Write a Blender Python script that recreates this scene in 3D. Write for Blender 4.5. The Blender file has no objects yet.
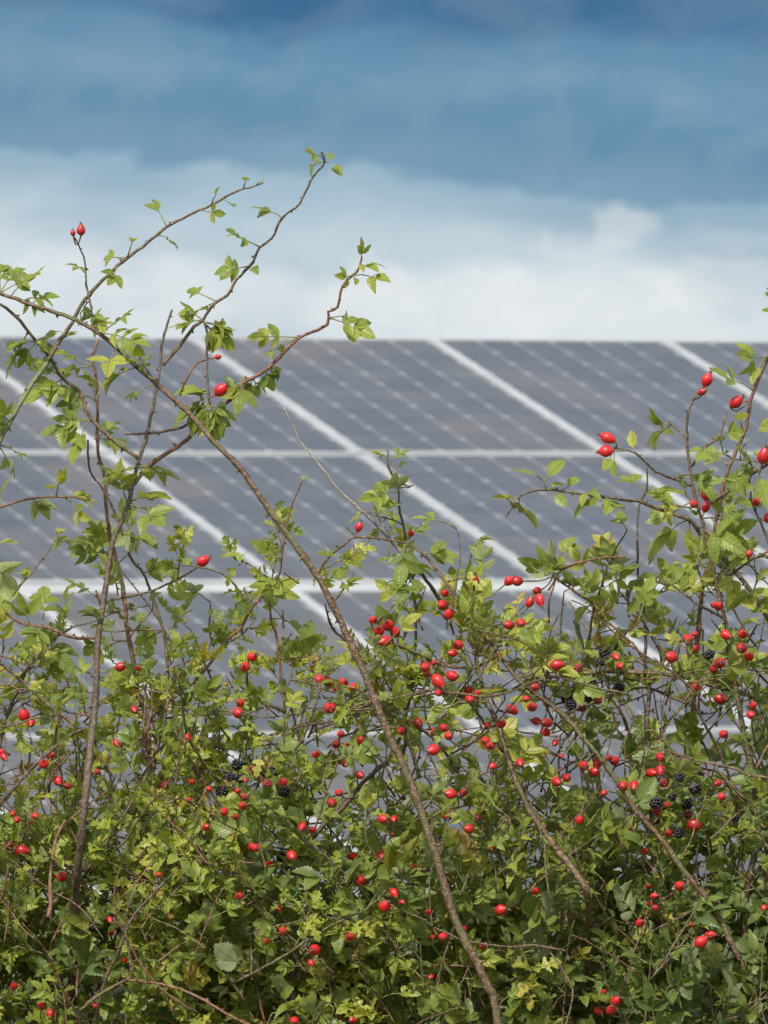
import bpy, math, random
import numpy as np
from mathutils import Vector

random.seed(11)
rng = np.random.default_rng(7)
sc = bpy.context.scene

# ------------------------------------------------------------------ camera, world, sun, exposure
F = 9000.0            # focal length in pixels of the 768x1024 frame
HY = 508.0            # picture row of the horizon
CZ = 1.9              # camera height
cam_d = bpy.data.cameras.new('camera'); cam = bpy.data.objects.new('camera', cam_d)
sc.collection.objects.link(cam); sc.camera = cam
cam.location = (0, 0, CZ); cam.rotation_euler = (math.radians(90), 0, 0)
cam_d.sensor_fit = 'VERTICAL'; cam_d.sensor_height = 36.0
cam_d.lens = F * 36.0 / 1024.0
cam_d.shift_y = (HY - 512.0) / 1024.0
cam_d.clip_start = 0.5; cam_d.clip_end = 20000
cam_d.dof.use_dof = True; cam_d.dof.focus_distance = 9.93
cam_d.dof.aperture_fstop = 35.0; cam_d.dof.aperture_blades = 0
sc.render.resolution_x = 768; sc.render.resolution_y = 1024

SUN_EL, SUN_AZ = math.radians(46), math.radians(200)   # azimuth measured from +Y (view direction), clockwise
sun_d = bpy.data.lights.new('sun', 'SUN'); sun = bpy.data.objects.new('sun', sun_d)
sc.collection.objects.link(sun)
sun_d.energy = 4.4; sun_d.angle = math.radians(3); sun_d.color = (1.0, 0.93, 0.82)
sdir = Vector((math.sin(SUN_AZ) * math.cos(SUN_EL), math.cos(SUN_AZ) * math.cos(SUN_EL), math.sin(SUN_EL)))
sun.rotation_euler = sdir.to_track_quat('Z', 'Y').to_euler(); sun.location = (0, -5, 12)

sc.view_settings.view_transform = 'Standard'; sc.view_settings.look = 'None'
sc.view_settings.exposure = 0.21; sc.view_settings.gamma = 1.0
sc.view_settings.use_curve_mapping = False


class NT:
    """small helper for writing node trees"""
    def __init__(s, tree): s.t = tree; s.n = tree.nodes; s.l = tree.links
    def new(s, typ, **kw):
        n = s.n.new(typ)
        for k, v in kw.items():
            if hasattr(n, k) and not k[0].isupper(): setattr(n, k, v)
        return n
    def put(s, sock, v):
        if isinstance(v, bpy.types.NodeSocket): s.l.new(v, sock)
        else: sock.default_value = v
    def math(s, op, a, b=0.0, c=None, clamp=False):
        n = s.n.new('ShaderNodeMath'); n.operation = op; n.use_clamp = clamp
        s.put(n.inputs[0], a); s.put(n.inputs[1], b)
        if c is not None: s.put(n.inputs[2], c)
        return n.outputs[0]
    def mix(s, f, a, b, blend='MIX'):
        n = s.n.new('ShaderNodeMix'); n.data_type = 'RGBA'; n.blend_type = blend
        s.put(n.inputs[0], f); s.put(n.inputs[6], a if not isinstance(a, tuple) else (*a[:3], 1)); s.put(n.inputs[7], b if not isinstance(b, tuple) else (*b[:3], 1))
        return n.outputs[2]
    def ramp(s, fac, stops, interp='LINEAR'):
        n = s.n.new('ShaderNodeValToRGB'); s.put(n.inputs[0], fac); cr = n.color_ramp; cr.interpolation = interp
        while len(cr.elements) < len(stops): cr.elements.new(0.5)
        for e, (p, c) in zip(cr.elements, stops): e.position = p; e.color = (*c[:3], 1)
        return n.outputs[0]
    def noise(s, vec, scale, detail=3, rough=0.5, dim='3D', dist=0.0):
        n = s.n.new('ShaderNodeTexNoise'); n.noise_dimensions = dim
        if vec is not None: s.l.new(vec, n.inputs['Vector'])
        n.inputs['Scale'].default_value = scale; n.inputs['Detail'].default_value = detail
        n.inputs['Roughness'].default_value = rough; n.inputs['Distortion'].default_value = dist
        return n.outputs[0]
    def smooth(s, v, a, b, lo=0.0, hi=1.0):
        n = s.n.new('ShaderNodeMapRange'); n.interpolation_type = 'SMOOTHSTEP'
        s.put(n.inputs[0], v); n.inputs[1].default_value = a; n.inputs[2].default_value = b
        n.inputs[3].default_value = lo; n.inputs[4].default_value = hi
        return n.outputs[0]


world = bpy.data.worlds.new('World'); sc.world = world; world.use_nodes = True
w = NT(world.node_tree); w.n.clear()
tc = w.new('ShaderNodeTexCoord'); sep = w.new('ShaderNodeSeparateXYZ'); w.l.new(tc.outputs['Generated'], sep.inputs[0])
sky = w.new('ShaderNodeTexSky'); sky.sky_type = 'NISHITA'; sky.sun_disc = False
sky.sun_elevation = SUN_EL; sky.sun_rotation = SUN_AZ; sky.air_density = 1.0; sky.dust_density = 1.5
az = w.math('ARCTAN2', sep.outputs[0], sep.outputs[1]); el = w.math('ARCSINE', sep.outputs[2])
# cloud coordinates: clouds seen low over the horizon are wide and flat
def cvec(sx, sy, off=0.0):
    c = w.new('ShaderNodeCombineXYZ')
    w.put(c.inputs[0], w.math('MULTIPLY', az, sx)); w.put(c.inputs[1], w.math('MULTIPLY', el, sy)); c.inputs[2].default_value = off
    return c.outputs[0]
n1 = w.noise(cvec(36, 62, 3.1), 1.0, 4, 0.5, dist=0.5)       # broad billows
n2 = w.noise(cvec(95, 130, 8.7), 1.0, 5, 0.55, dist=0.6)     # smaller puffs
n4 = w.noise(cvec(230, 300, 5.5), 1.0, 4, 0.6, dist=0.4)
wob = w.math('ADD', w.math('MULTIPLY', w.math('SUBTRACT', n1, 0.5), 0.012), w.math('MULTIPLY', w.math('SUBTRACT', n2, 0.5), 0.005))
# the cloud base sinks a little towards the right
e2 = w.math('ADD', w.math('ADD', el, wob), w.math('MULTIPLY', w.math('MAXIMUM', w.math('MINIMUM', az, 0.1), -0.1), 0.045))
def L(r, g, b):
    f = lambda v: ((v / 255 + 0.055) / 1.055) ** 2.4 if v > 10 else v / 255 / 12.92
    k = 1 / 0.15 / 1.16
    return (f(r) * k, f(g) * k, f(b) * k)      # undoes the background strength and the exposure
stops = [(0.0, (212, 224, 228)), (0.0190, (221, 229, 232)), (0.0245, (218, 227, 231)), (0.0295, (194, 211, 220)),
         (0.0352, (163, 189, 206)), (0.0376, (120, 156, 182)), (0.0430, (100, 143, 173)), (0.0480, (110, 151, 181)),
         (0.0510, (98, 141, 174)), (0.0545, (62, 108, 148)), (0.066, (62, 104, 140)), (0.085, (100, 130, 155))]
band = w.ramp(w.math('DIVIDE', e2, 0.1), [(p / 0.1, tuple(v / 10 for v in L(*c))) for p, c in stops], 'EASE')
band = w.mix(1.0, band, (10, 10, 10), 'MULTIPLY')
# bright puffs low on the right
puff = w.smooth(w.noise(cvec(60, 120, 21.3), 1.0, 3, 0.5), 0.52, 0.66)
pm = w.math('MULTIPLY', puff, w.math('MULTIPLY', w.smooth(el, 0.019, 0.024), w.smooth(el, 0.031, 0.026)))
band = w.mix(w.math('MULTIPLY', pm, 0.7), band, L(230, 235, 236))
for (px_, py_, rx_, ry_, st_) in ((618, 226, 30, 20, .75), (575, 245, 40, 16, .4), (720, 282, 80, 28, .9), (740, 240, 40, 10, .3), (520, 305, 120, 30, .65), (60, 262, 60, 14, .35), (260, 300, 120, 30, .3)):
    dx_ = w.math('MULTIPLY', w.math('SUBTRACT', az, (px_ - 384) / F), F / rx_); dy_ = w.math('MULTIPLY', w.math('SUBTRACT', el, (HY - py_) / F), F / ry_)
    dd_ = w.math('ADD', w.math('SQRT', w.math('ADD', w.math('MULTIPLY', dx_, dx_), w.math('MULTIPLY', dy_, dy_))), w.math('MULTIPLY', w.math('SUBTRACT', n4, 0.5), 2.6))
    band = w.mix(w.smooth(dd_, 1.5, 0.55, 0.0, st_), band, L(234, 238, 239))
# fine density variation
band = w.mix(w.smooth(n2, 0.35, 0.72, 0.0, 0.15), band, L(190, 205, 215))
band = w.mix(w.smooth(w.noise(cvec(34, 80, 40.2), 1.0, 3, 0.5), 0.42, 0.66, 0.0, 0.30), band, L(104, 146, 176))
# the rest of the vault: broken cloud over blue
n3 = w.noise(tc.outputs['Generated'], 2.6, 6, 0.55, dist=0.2)
cl = w.mix(w.noise(tc.outputs['Generated'], 5.0, 4, 0.5), (5.4, 5.5, 5.6), (11.0, 10.8, 10.4))
# the storm stands ahead of the camera; behind and overhead the cloud is brighter
cl = w.mix(w.smooth(sep.outputs[1], 0.35, 0.85, 0.0, 0.84), cl, (1.55, 1.68, 1.8))
high = w.mix(w.smooth(n3, 0.40, 0.56), sky.outputs[0], cl)
full = w.mix(w.smooth(el, 0.07, 0.20), band, high)
full = w.mix(w.smooth(el, -0.01, -0.002), (1.2, 1.3, 0.9), full)
bg = w.new('ShaderNodeBackground'); w.l.new(full, bg.inputs[0]); bg.inputs[1].default_value = 0.15
wo = w.new('ShaderNodeOutputWorld'); w.l.new(bg.outputs[0], wo.inputs[0])


# ------------------------------------------------------------------ helpers
def P(px, py, Y): return np.array([(px - 384.0) * Y / F, Y, CZ + (HY - py) * Y / F])
PX = 9.93 / F        # metres per pixel at the hedge

def material(name):
    m = bpy.data.materials.new(name); m.use_nodes = True; t = NT(m.node_tree); t.n.clear()
    out = t.new('ShaderNodeOutputMaterial'); b = t.new('ShaderNodeBsdfPrincipled'); t.l.new(b.outputs[0], out.inputs[0])
    return m, t, b, out

def mesh_np(name, V, faces_flat, counts, mat, parent=None, origin=(0, 0, 0), smooth=True, attrs=None):
    V = np.asarray(V, dtype=np.float32) - np.asarray(origin, dtype=np.float32)
    me = bpy.data.meshes.new(name)
    me.vertices.add(len(V)); me.vertices.foreach_set('co', V.ravel())
    counts = np.asarray(counts, dtype=np.int32); ff = np.asarray(faces_flat, dtype=np.int32)
    me.loops.add(len(ff)); me.loops.foreach_set('vertex_index', ff)
    me.polygons.add(len(counts))
    st = np.concatenate([[0], np.cumsum(counts)[:-1]]).astype(np.int32)
    me.polygons.foreach_set('loop_start', st); me.polygons.foreach_set('loop_total', counts)
    me.polygons.foreach_set('use_smooth', np.full(len(counts), smooth))
    for k, a in (attrs or {}).items():
        a = np.asarray(a, dtype=np.float32)
        if a.ndim == 1:
            at = me.attributes.new(k, 'FLOAT', 'POINT'); at.data.foreach_set('value', a)
        else:
            at = me.attributes.new(k, 'FLOAT_VECTOR', 'POINT'); at.data.foreach_set('vector', a.ravel())
    me.update(calc_edges=True); me.validate()
    me.materials.append(mat)
    o = bpy.data.objects.new(name, me); sc.collection.objects.link(o)
    if parent is not None: o.parent = parent
    return o

class MB:
    """collects faces from several pieces into one mesh"""
    def __init__(s): s.V = []; s.F = []; s.C = []; s.n = 0; s.A = {}
    def add(s, V, faces, **attrs):
        V = np.asarray(V, float); s.V.append(V)
        for f in faces: s.F.extend(int(i) + s.n for i in f); s.C.append(len(f))
        for k, a in attrs.items(): s.A.setdefault(k, []).append(np.broadcast_to(a, (len(V),)) if np.ndim(a) < 2 else a)
        s.n += len(V)
    def add_np(s, V, flat, counts, **attrs):
        s.V.append(V); s.F.extend((flat + s.n).tolist()); s.C.extend(counts.tolist()); s.n += len(V)
        for k, a in attrs.items(): s.A.setdefault(k, []).append(a)
    def build(s, name, mat, parent=None, origin=(0, 0, 0), smooth=True):
        return mesh_np(name, np.concatenate(s.V), s.F, s.C, mat, parent, origin, smooth, {k: np.concatenate(v) for k, v in s.A.items()})

def tag(o, label=None, cat=None, group=None, kind=None):
    for k, v in (('label', label), ('category', cat), ('group', group), ('kind', kind)):
        if v: o[k] = v
    return o

def norm(v): v = np.asarray(v, float); return v / (np.linalg.norm(v, axis=-1, keepdims=True) + 1e-12)

def box(mb, M, x0, x1, y0, y1, z0, z1, **kw):
    c = np.array([(x, y, z) for z in (z0, z1) for x, y in ((x0, y0), (x1, y0), (x1, y1), (x0, y1))], float)
    mb.add(M(c), [(3, 2, 1, 0), (4, 5, 6, 7), (0, 1, 5, 4), (1, 2, 6, 5), (2, 3, 7, 6), (3, 0, 4, 7)], **kw)

# ------------------------------------------------------------------ materials
def bark(name, c1, c2, c3, green=0.0):
    m, t, b, out = material(name)
    tcx = t.new('ShaderNodeTexCoord'); v = tcx.outputs['Object']
    a = t.noise(v, 210, 5, 0.72); g = t.noise(v, 22, 3, 0.5)
    col = t.ramp(a, [(0.36, c1), (0.50, c2), (0.64, c3)])
    col = t.mix(t.smooth(t.noise(v, 45, 3, 0.6), 0.55, 0.70, 0, 0.30), col, c3)
    col = t.mix(t.smooth(t.noise(v, 700, 2, 0.5), 0.64, 0.7, 0, 0.6), col, c1)
    col = t.mix(t.smooth(g, 0.45, 0.65, 0, green), col, (0.11, 0.13, 0.045))
    t.l.new(col, b.inputs['Base Color']); b.inputs['Roughness'].default_value = 0.55
    bm = t.new('ShaderNodeBump'); bm.inputs['Strength'].default_value = 0.9; bm.inputs['Distance'].default_value = 0.0022
    t.l.new(t.noise(v, 420, 3, 0.6), bm.inputs['Height']); t.l.new(bm.outputs[0], b.inputs['Normal'])
    return m
M_BROWN = bark('cane_brown', (0.04, 0.024, 0.014), (0.115, 0.068, 0.038), (0.25, 0.175, 0.11), 0.5)
M_RED = bark('cane_reddish', (0.08, 0.032, 0.022), (0.18, 0.080, 0.05), (0.29, 0.16, 0.10), 0.25)
M_GREY = bark('dead_grey_wood', (0.13, 0.105, 0.085), (0.27, 0.23, 0.19), (0.40, 0.36, 0.31), 0.0)
M_GREEN = bark('cane_green', (0.085, 0.10, 0.035), (0.15, 0.17, 0.07), (0.24, 0.25, 0.13), 0.3)
M_STALK = bark('leaf_stalk', (0.12, 0.14, 0.04), (0.20, 0.22, 0.07), (0.30, 0.22, 0.10), 0.2)
M_DARK = bark('twig_dark', (0.045, 0.03, 0.022), (0.095, 0.062, 0.045), (0.17, 0.125, 0.09), 0.2)
MATS = dict(b=M_BROWN, r=M_RED, g=M_GREY, v=M_GREEN, d=M_DARK)

def leaf_material(name, stops, under, vein_n, vein_a, rough=0.42):
    m, t, b, out = material(name)
    at = t.new('ShaderNodeAttribute', attribute_name='tint'); uv = t.new('ShaderNodeAttribute', attribute_name='luv')
    s = t.new('ShaderNodeSeparateXYZ'); t.l.new(uv.outputs['Vector'], s.inputs[0])
    u, v = s.outputs[0], s.outputs[1]
    geo = t.new('ShaderNodeNewGeometry'); tcx = t.new('ShaderNodeTexCoord')
    isl = geo.outputs['Random Per Island']
    blot = t.noise(tcx.outputs['Object'], 160, 3, 0.6)
    fac = t.math('ADD', at.outputs['Fac'], t.math('ADD', t.math('MULTIPLY', t.math('SUBTRACT', isl, 0.5), 0.22), t.math('MULTIPLY', t.math('SUBTRACT', blot, 0.5), 0.34)), clamp=True)
    col = t.ramp(fac, stops)
    # rusty specks and browned margins on some leaves
    spots = t.smooth(t.noise(tcx.outputs['Object'], 620, 2, 0.5), 0.66, 0.74)
    col = t.mix(t.math('MULTIPLY', spots, t.smooth(isl, 0.45, 0.95, 0, 0.8)), col, (0.16, 0.07, 0.02))
    # veins
    av = t.math('ABSOLUTE', v)
    ph = t.math('SUBTRACT', t.math('MULTIPLY', u, vein_n), t.math('MULTIPLY', av, vein_a))
    side = t.smooth(t.math('ABSOLUTE', t.math('SUBTRACT', t.math('FRACT', ph), 0.5)), 0.40, 0.5)
    mid = t.smooth(av, 0.09, 0.02)
    vein = t.math('MAXIMUM', t.math('MULTIPLY', side, 0.55), mid)
    col = t.mix(t.math('MULTIPLY', vein, 0.5), col, (0.30, 0.36, 0.13))
    back = geo.outputs['Backfacing']
    colb = t.mix(0.62, col, under)
    col = t.mix(back, col, colb)
    t.l.new(col, b.inputs['Base Color'])
    t.put(b.inputs['Roughness'], t.math('ADD', rough, t.math('MULTIPLY', back, 0.25)))
    b.inputs['Specular IOR Level'].default_value = 0.42
    bm = t.new('ShaderNodeBump'); bm.inputs['Strength'].default_value = 0.8; bm.inputs['Distance'].default_value = 0.0016; bm.invert = True
    t.l.new(vein, bm.inputs['Height']); t.l.new(bm.outputs[0], b.inputs['Normal'])
    tr = t.new('ShaderNodeBsdfTranslucent'); t.l.new(t.mix(1.0, col, (1.35, 1.25, 0.45), 'MULTIPLY'), tr.inputs[0])
    mx = t.new('ShaderNodeMixShader'); mx.inputs[0].default_value = 0.42
    t.l.new(b.outputs[0], mx.inputs[1]); t.l.new(tr.outputs[0], mx.inputs[2]); t.l.new(mx.outputs[0], out.inputs[0])
    return m
M_ROSE = leaf_material('rose_leaf', [(0.0, (0.095, 0.15, 0.06)), (0.28, (0.165, 0.235, 0.06)), (0.52, (0.28, 0.34, 0.055)), (0.72, (0.42, 0.43, 0.08)), (0.90, (0.50, 0.41, 0.10)), (1.0, (0.34, 0.17, 0.06))], (0.32, 0.37, 0.22), 7.0, 2.0)
M_HAW = leaf_material('hawthorn_leaf', [(0.0, (0.11, 0.16, 0.045)), (0.3, (0.19, 0.255, 0.05)), (0.55, (0.32, 0.375, 0.055)), (0.75, (0.44, 0.455, 0.08)), (0.92, (0.48, 0.38, 0.09)), (1.0, (0.32, 0.16, 0.05))], (0.30, 0.37, 0.16), 4.0, 1.3)
M_BRAM = leaf_material('bramble_leaf', [(0.0, (0.09, 0.14, 0.055)), (0.35, (0.155, 0.22, 0.055)), (0.6, (0.23, 0.29, 0.06)), (0.85, (0.38, 0.38, 0.08)), (1.0, (0.30, 0.13, 0.06))], (0.34, 0.39, 0.27), 8.0, 2.2)

m, t, b, out = material('rose_hip_red')
tcx = t.new('ShaderNodeTexCoord'); oi = t.new('ShaderNodeObjectInfo')
av = t.new('ShaderNodeAttribute', attribute_name='along')
c = t.mix(t.noise(tcx.outputs['Object'], 90, 3, 0.5), (0.36, 0.006, 0.012), (0.58, 0.016, 0.018))
c = t.mix(t.math('MULTIPLY', t.smooth(av.outputs['Fac'], 0.28, 0.0), oi.outputs['Random']), c, (0.60, 0.06, 0.02))
c = t.mix(t.math('MULTIPLY', t.smooth(t.noise(tcx.outputs['Object'], 700, 2, 0.5), 0.66, 0.72), 0.6), c, (0.18, 0.03, 0.02))
c = t.mix(t.smooth(oi.outputs['Random'], 0.55, 1.0, 0.0, 0.75), c, (0.26, 0.010, 0.010))
t.l.new(c, b.inputs['Base Color']); b.inputs['Roughness'].default_value = 0.40
b.inputs['Coat Weight'].default_value = 0.10; b.inputs['Coat Roughness'].default_value = 0.22
b.inputs['Subsurface Weight'].default_value = 0.08; b.inputs['Subsurface Radius'].default_value = (0.004, 0.001, 0.0005)
bm = t.new('ShaderNodeBump'); bm.inputs['Strength'].default_value = 0.45; bm.inputs['Distance'].default_value = 0.0008; t.l.new(t.noise(tcx.outputs['Object'], 330, 3, 0.6), bm.inputs['Height']); t.l.new(bm.outputs[0], b.inputs['Normal'])
M_HIP = m
m, t, b, out = material('dry_calyx'); b.inputs['Base Color'].default_value = (0.055, 0.04, 0.028, 1); b.inputs['Roughness'].default_value = 0.8
tcx = t.new('ShaderNodeTexCoord'); t.l.new(t.ramp(t.noise(tcx.outputs['Object'], 500, 2), [(0.35, (0.035, 0.028, 0.02)), (0.7, (0.17, 0.12, 0.07))]), b.inputs['Base Color']); M_CALYX = m
m, t, b, out = material('blackberry_black')
oi = t.new('ShaderNodeNewGeometry'); t.l.new(t.ramp(oi.outputs['Random Per Island'], [(0.0, (0.008, 0.006, 0.012)), (0.8, (0.02, 0.010, 0.022)), (1.0, (0.09, 0.012, 0.02))]), b.inputs['Base Color'])
b.inputs['Roughness'].default_value = 0.38; M_BB = m
m, t, b, out = material('blackberry_unripe')
oi = t.new('ShaderNodeNewGeometry'); t.l.new(t.ramp(oi.outputs['Random Per Island'], [(0.0, (0.14, 0.02, 0.02)), (1.0, (0.38, 0.04, 0.03))]), b.inputs['Base Color'])
b.inputs['Roughness'].default_value = 0.4; M_BBR = m

# solar cells under glass
m, t, b, out = material('solar_cells_under_glass')
uv = t.new('ShaderNodeAttribute', attribute_name='cell'); s = t.new('ShaderNodeSeparateXYZ'); t.l.new(uv.outputs['Vector'], s.inputs[0])
fu = t.math('SUBTRACT', t.math('FRACT', s.outputs[0]), 0.5); fv = t.math('SUBTRACT', t.math('FRACT', s.outputs[1]), 0.5)
au = t.math('ABSOLUTE', fu); av_ = t.math('ABSOLUTE', fv)
gapu = t.smooth(au, 0.484, 0.490); gapv = t.smooth(av_, 0.492, 0.496)
dia = t.smooth(t.math('ADD', au, av_), 0.885, 0.900)
white = t.math('MAXIMUM', t.math('MAXIMUM', t.math('MULTIPLY', gapu, 0.36), t.math('MULTIPLY', gapv, 0.2)), t.math('MULTIPLY', dia, 0.32))
bus = t.smooth(t.math('ABSOLUTE', t.math('SUBTRACT', t.math('FRACT', t.math('MULTIPLY', s.outputs[0], 3.0)), 0.5)), 0.03, 0.015)
tcx = t.new('ShaderNodeTexCoord'); oi = t.new('ShaderNodeObjectInfo')
tone = t.noise(tcx.outputs['Object'], 1.3, 3, 0.5)
cellc = t.mix(t.smooth(tone, 0.45, 0.68), (0.034, 0.043, 0.053), (0.078, 0.066, 0.056))
cid = t.new('ShaderNodeTexWhiteNoise', noise_dimensions='2D'); cc = t.new('ShaderNodeCombineXYZ')
t.put(cc.inputs[0], t.math('ADD', t.math('FLOOR', s.outputs[0]), t.math('MULTIPLY', oi.outputs['Random'], 91.0))); t.put(cc.inputs[1], t.math('FLOOR', s.outputs[1])); t.l.new(cc.outputs[0], cid.inputs['Vector'])
cellc = t.mix(t.math('MULTIPLY', cid.outputs[0], 0.30), cellc, (0.082, 0.084, 0.096))
cellc = t.mix(t.math('MULTIPLY', bus, 0.12), cellc, (0.4, 0.4, 0.42))
cellc = t.mix(t.math('MULTIPLY', oi.outputs['Random'], 0.35), cellc, (0.03, 0.04, 0.07))
cellc = t.mix(white, cellc, (0.66, 0.69, 0.72))
dust = t.noise(tcx.outputs['Object'], 5, 5, 0.6)
cellc = t.mix(t.smooth(dust, 0.3, 0.8, 0.03, 0.13), cellc, (0.33, 0.33, 0.32))
t.l.new(cellc, b.inputs['Base Color']); t.put(b.inputs['Roughness'], t.math('ADD', 0.11, t.math('MULTIPLY', dust, 0.12))); b.inputs['IOR'].default_value = 1.45
M_CELL = m
m, t, b, out = material('anodised_aluminium_frame')
tcx = t.new('ShaderNodeTexCoord')
t.l.new(t.ramp(t.noise(tcx.outputs['Object'], 6, 4), [(0.3, (0.42, 0.445, 0.46)), (0.7, (0.52, 0.54, 0.55))]), b.inputs['Base Color'])
b.inputs['Metallic'].default_value = 0.35; b.inputs['Roughness'].default_value = 0.42; M_FRAME = m
m, t, b, out = material('galvanised_steel')
tcx = t.new('ShaderNodeTexCoord')
t.l.new(t.ramp(t.noise(tcx.outputs['Object'], 30, 4), [(0.3, (0.40, 0.42, 0.43)), (0.7, (0.55, 0.57, 0.58))]), b.inputs['Base Color'])
b.inputs['Metallic'].default_value = 0.6; b.inputs['Roughness'].default_value = 0.5; M_STEEL = m
m, t, b, out = material('module_backsheet'); b.inputs['Base Color'].default_value = (0.7, 0.7, 0.7, 1); b.inputs['Roughness'].default_value = 0.6; M_BACK = m

# ------------------------------------------------------------------ ground
m, t, b, out = material('meadow_ground')
tcx = t.new('ShaderNodeTexCoord'); v = tcx.outputs['Object']
c = t.ramp(t.noise(v, 1.6, 8, 0.65), [(0.3, (0.03, 0.055, 0.015)), (0.5, (0.065, 0.095, 0.025)), (0.7, (0.12, 0.12, 0.05))])
t.l.new(t.mix(t.noise(v, 0.03, 3), c, (0.08, 0.11, 0.03)), b.inputs['Base Color']); b.inputs['Roughness'].default_value = 0.9
bm = t.new('ShaderNodeBump'); bm.inputs['Distance'].default_value = 0.08; t.l.new(t.noise(v, 14, 5, 0.7), bm.inputs['Height']); t.l.new(bm.outputs[0], b.inputs['Normal'])
G = MB(); xs = np.concatenate([[-6000, -1500, -400, -100], np.linspace(-40, 40, 41), [100, 400, 1500, 6000]])
ys = np.concatenate([[-3000, -400, -60], np.linspace(-10, 70, 41), [150, 500, 2000, 9000]])
gv = []
for y in ys:
    for x in xs:
        gv.append((x, y, 0.05 * math.sin(x * 0.35) * math.sin(y * 0.23) if abs(x) < 39 and 12 < y < 69 else 0))
nx = len(xs)
G.add(np.array(gv), [(j * nx + i, j * nx + i + 1, (j + 1) * nx + i + 1, (j + 1) * nx + i) for j in range(len(ys) - 1) for i in range(nx - 1)])
tag(G.build('ground', m), kind='structure')

# ------------------------------------------------------------------ solar array: 4 rows of portrait modules
A_, T_ = 0.4158, 0.2754
RX = np.array([math.cos(A_), math.sin(A_), 0.0]); UP = np.array([-math.sin(A_) * math.cos(T_), math.cos(A_) * math.cos(T_), math.sin(T_)])
NN = np.cross(RX, UP)
O0 = np.array([-2.5847, 33.927, CZ + 0.6600])      # top left corner of column 0
arr = bpy.data.objects.new('solar_array', None); sc.collection.objects.link(arr)
arr.location = (0.0, 34.0, 0.0); aorg = np.array(arr.location)
tag(arr, 'long tilted ground-mounted solar array of grey panels in pale aluminium frames behind the hedge', 'solar array')
PW, PH, SX, SY, GAP = 1.006, 1.668, 1.01, 1.687, 0.095
def amap(i, j):
    o = O0 + RX * (i * SX) - UP * (j * SY + (GAP if j >= 2 else 0) + PH)
    return lambda c: o + c[:, :1] * RX + c[:, 1:2] * UP + c[:, 2:3] * NN
for i in range(-7, 10):
    for j in range(4):
        jit = [random.uniform(-.003, .003) for _ in range(2)]
        M0 = amap(i, j); M = lambda c: M0(c + np.array([0.0, jit[0], jit[1]]))
        loc = M(np.array([[0.0, 0, 0]]))[0]
        # thing > solar_panel (laminate) > frame
        mb = MB(); x0, x1, y0, y1 = 0.012, PW - 0.012, 0.012, PH - 0.012
        nxx = np.array([(x0, y0, -.004), (x1, y0, -.004), (x1, y1, -.004), (x0, y1, -.004)])
        cw = np.array([(x - PW / 2) / 0.1585 + 3.0 for x in nxx[:, 0]]); cv = np.array([(y - PH / 2) / 0.1585 + 5.0 for y in nxx[:, 1]])
        mb.add(M(nxx), [(0, 1, 2, 3)], cell=np.stack([cw, cv, cw * 0], 1))
        nb = nxx.copy(); nb[:, 2] = -.009
        mb.add(M(nb), [(3, 2, 1, 0)], cell=np.full((4, 3), 0.97))
        pan = mb.build('solar_panel', M_CELL, arr, aorg, smooth=False)
        fr = MB(); fw = 0.017
        for (a0, a1, b0, b1) in ((0, PW, 0, fw), (0, PW, PH - fw, PH), (0, fw, fw, PH - fw), (PW - fw, PW, fw, PH - fw)):
            box(fr, M, a0, a1, b0, b1, -0.038, 0.0)
        fr.build('frame', M_FRAME, pan, aorg, smooth=False)
mb = MB(); M = amap(0, 2); box(mb, M, -7 * SX, 9 * SX + PW, PH + 0.022, PH + 0.020 + GAP - 0.004, -0.034, -0.012); mb.build('cover_strip', M_FRAME, arr, aorg, smooth=False)
# rails, posts
rails = []
for j in range(4):
    for f in (0.25, 0.75):
        mb = MB(); M = amap(0, j); box(mb, M, -7 * SX, 9 * SX + PW, PH * f - .03, PH * f + .03, -0.10, -0.042); mb.build('rail', M_STEEL, arr, aorg, smooth=False)
for i in range(-6, 10, 3):
    mb = MB(); M = amap(i, 3); box(mb, M, -.04, .04, -.05, 4 * SY + GAP, -0.22, -0.105); mb.build('rafter', M_STEEL, arr, aorg, smooth=False)
    for d in (1.2, 5.2):
        p = M(np.array([[0, d, -0.2]]))[0]
        mb = MB(); box(mb, lambda c: c, p[0] - .05, p[0] + .05, p[1] - .05, p[1] + .05, -0.1, p[2]); mb.build('post', M_STEEL, arr, aorg, smooth=False)

# ------------------------------------------------------------------ hedge plants
def plant(name, px, Y, label, cat, group=None):
    o = bpy.data.objects.new(name, None); sc.collection.objects.link(o)
    o.location = ((px - 384) * Y / F, Y, 0.0); tag(o, label, cat, group)
    return o
BUSH = {
    'A': plant('dog_rose_bush', 72, 9.9, 'dog rose bush at the left with thick upright stem and canes arching into the sky', 'rose bush', 'dog rose bushes growing in the hedge'),
    'B': plant('dog_rose_bush', 520, 9.8, 'dog rose with one long thick bare cane leaning diagonally from bottom centre to upper left', 'rose bush', 'dog rose bushes growing in the hedge'),
    'C': plant('dog_rose_bush', 592, 9.95, 'dog rose bush in the middle carrying the densest clusters of red hips', 'rose bush', 'dog rose bushes growing in the hedge'),
    'D': plant('dog_rose_bush', 745, 10.0, 'dog rose bush at the right with a tall stem and left-arching side cane', 'rose bush', 'dog rose bushes growing in the hedge'),
    'H': plant('hawthorn_bush', 150, 10.05, 'yellow-green hawthorn bush with small lobed leaves low at the left of the hedge', 'hawthorn', None),
    'K': plant('bramble', 606, 10.05, 'bramble with green stem and black berries beside the right rose bush', 'bramble', 'brambles growing in the hedge'),
    'J': plant('bramble', 262, 10.15, 'bramble with a small bunch of black berries left of the long diagonal cane', 'bramble', 'brambles growing in the hedge'),
}
BORG = {k: np.array(o.location) for k, o in BUSH.items()}
SKEL = []      # (point, bush) of all woody parts, for attaching leaves and stalks

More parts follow.
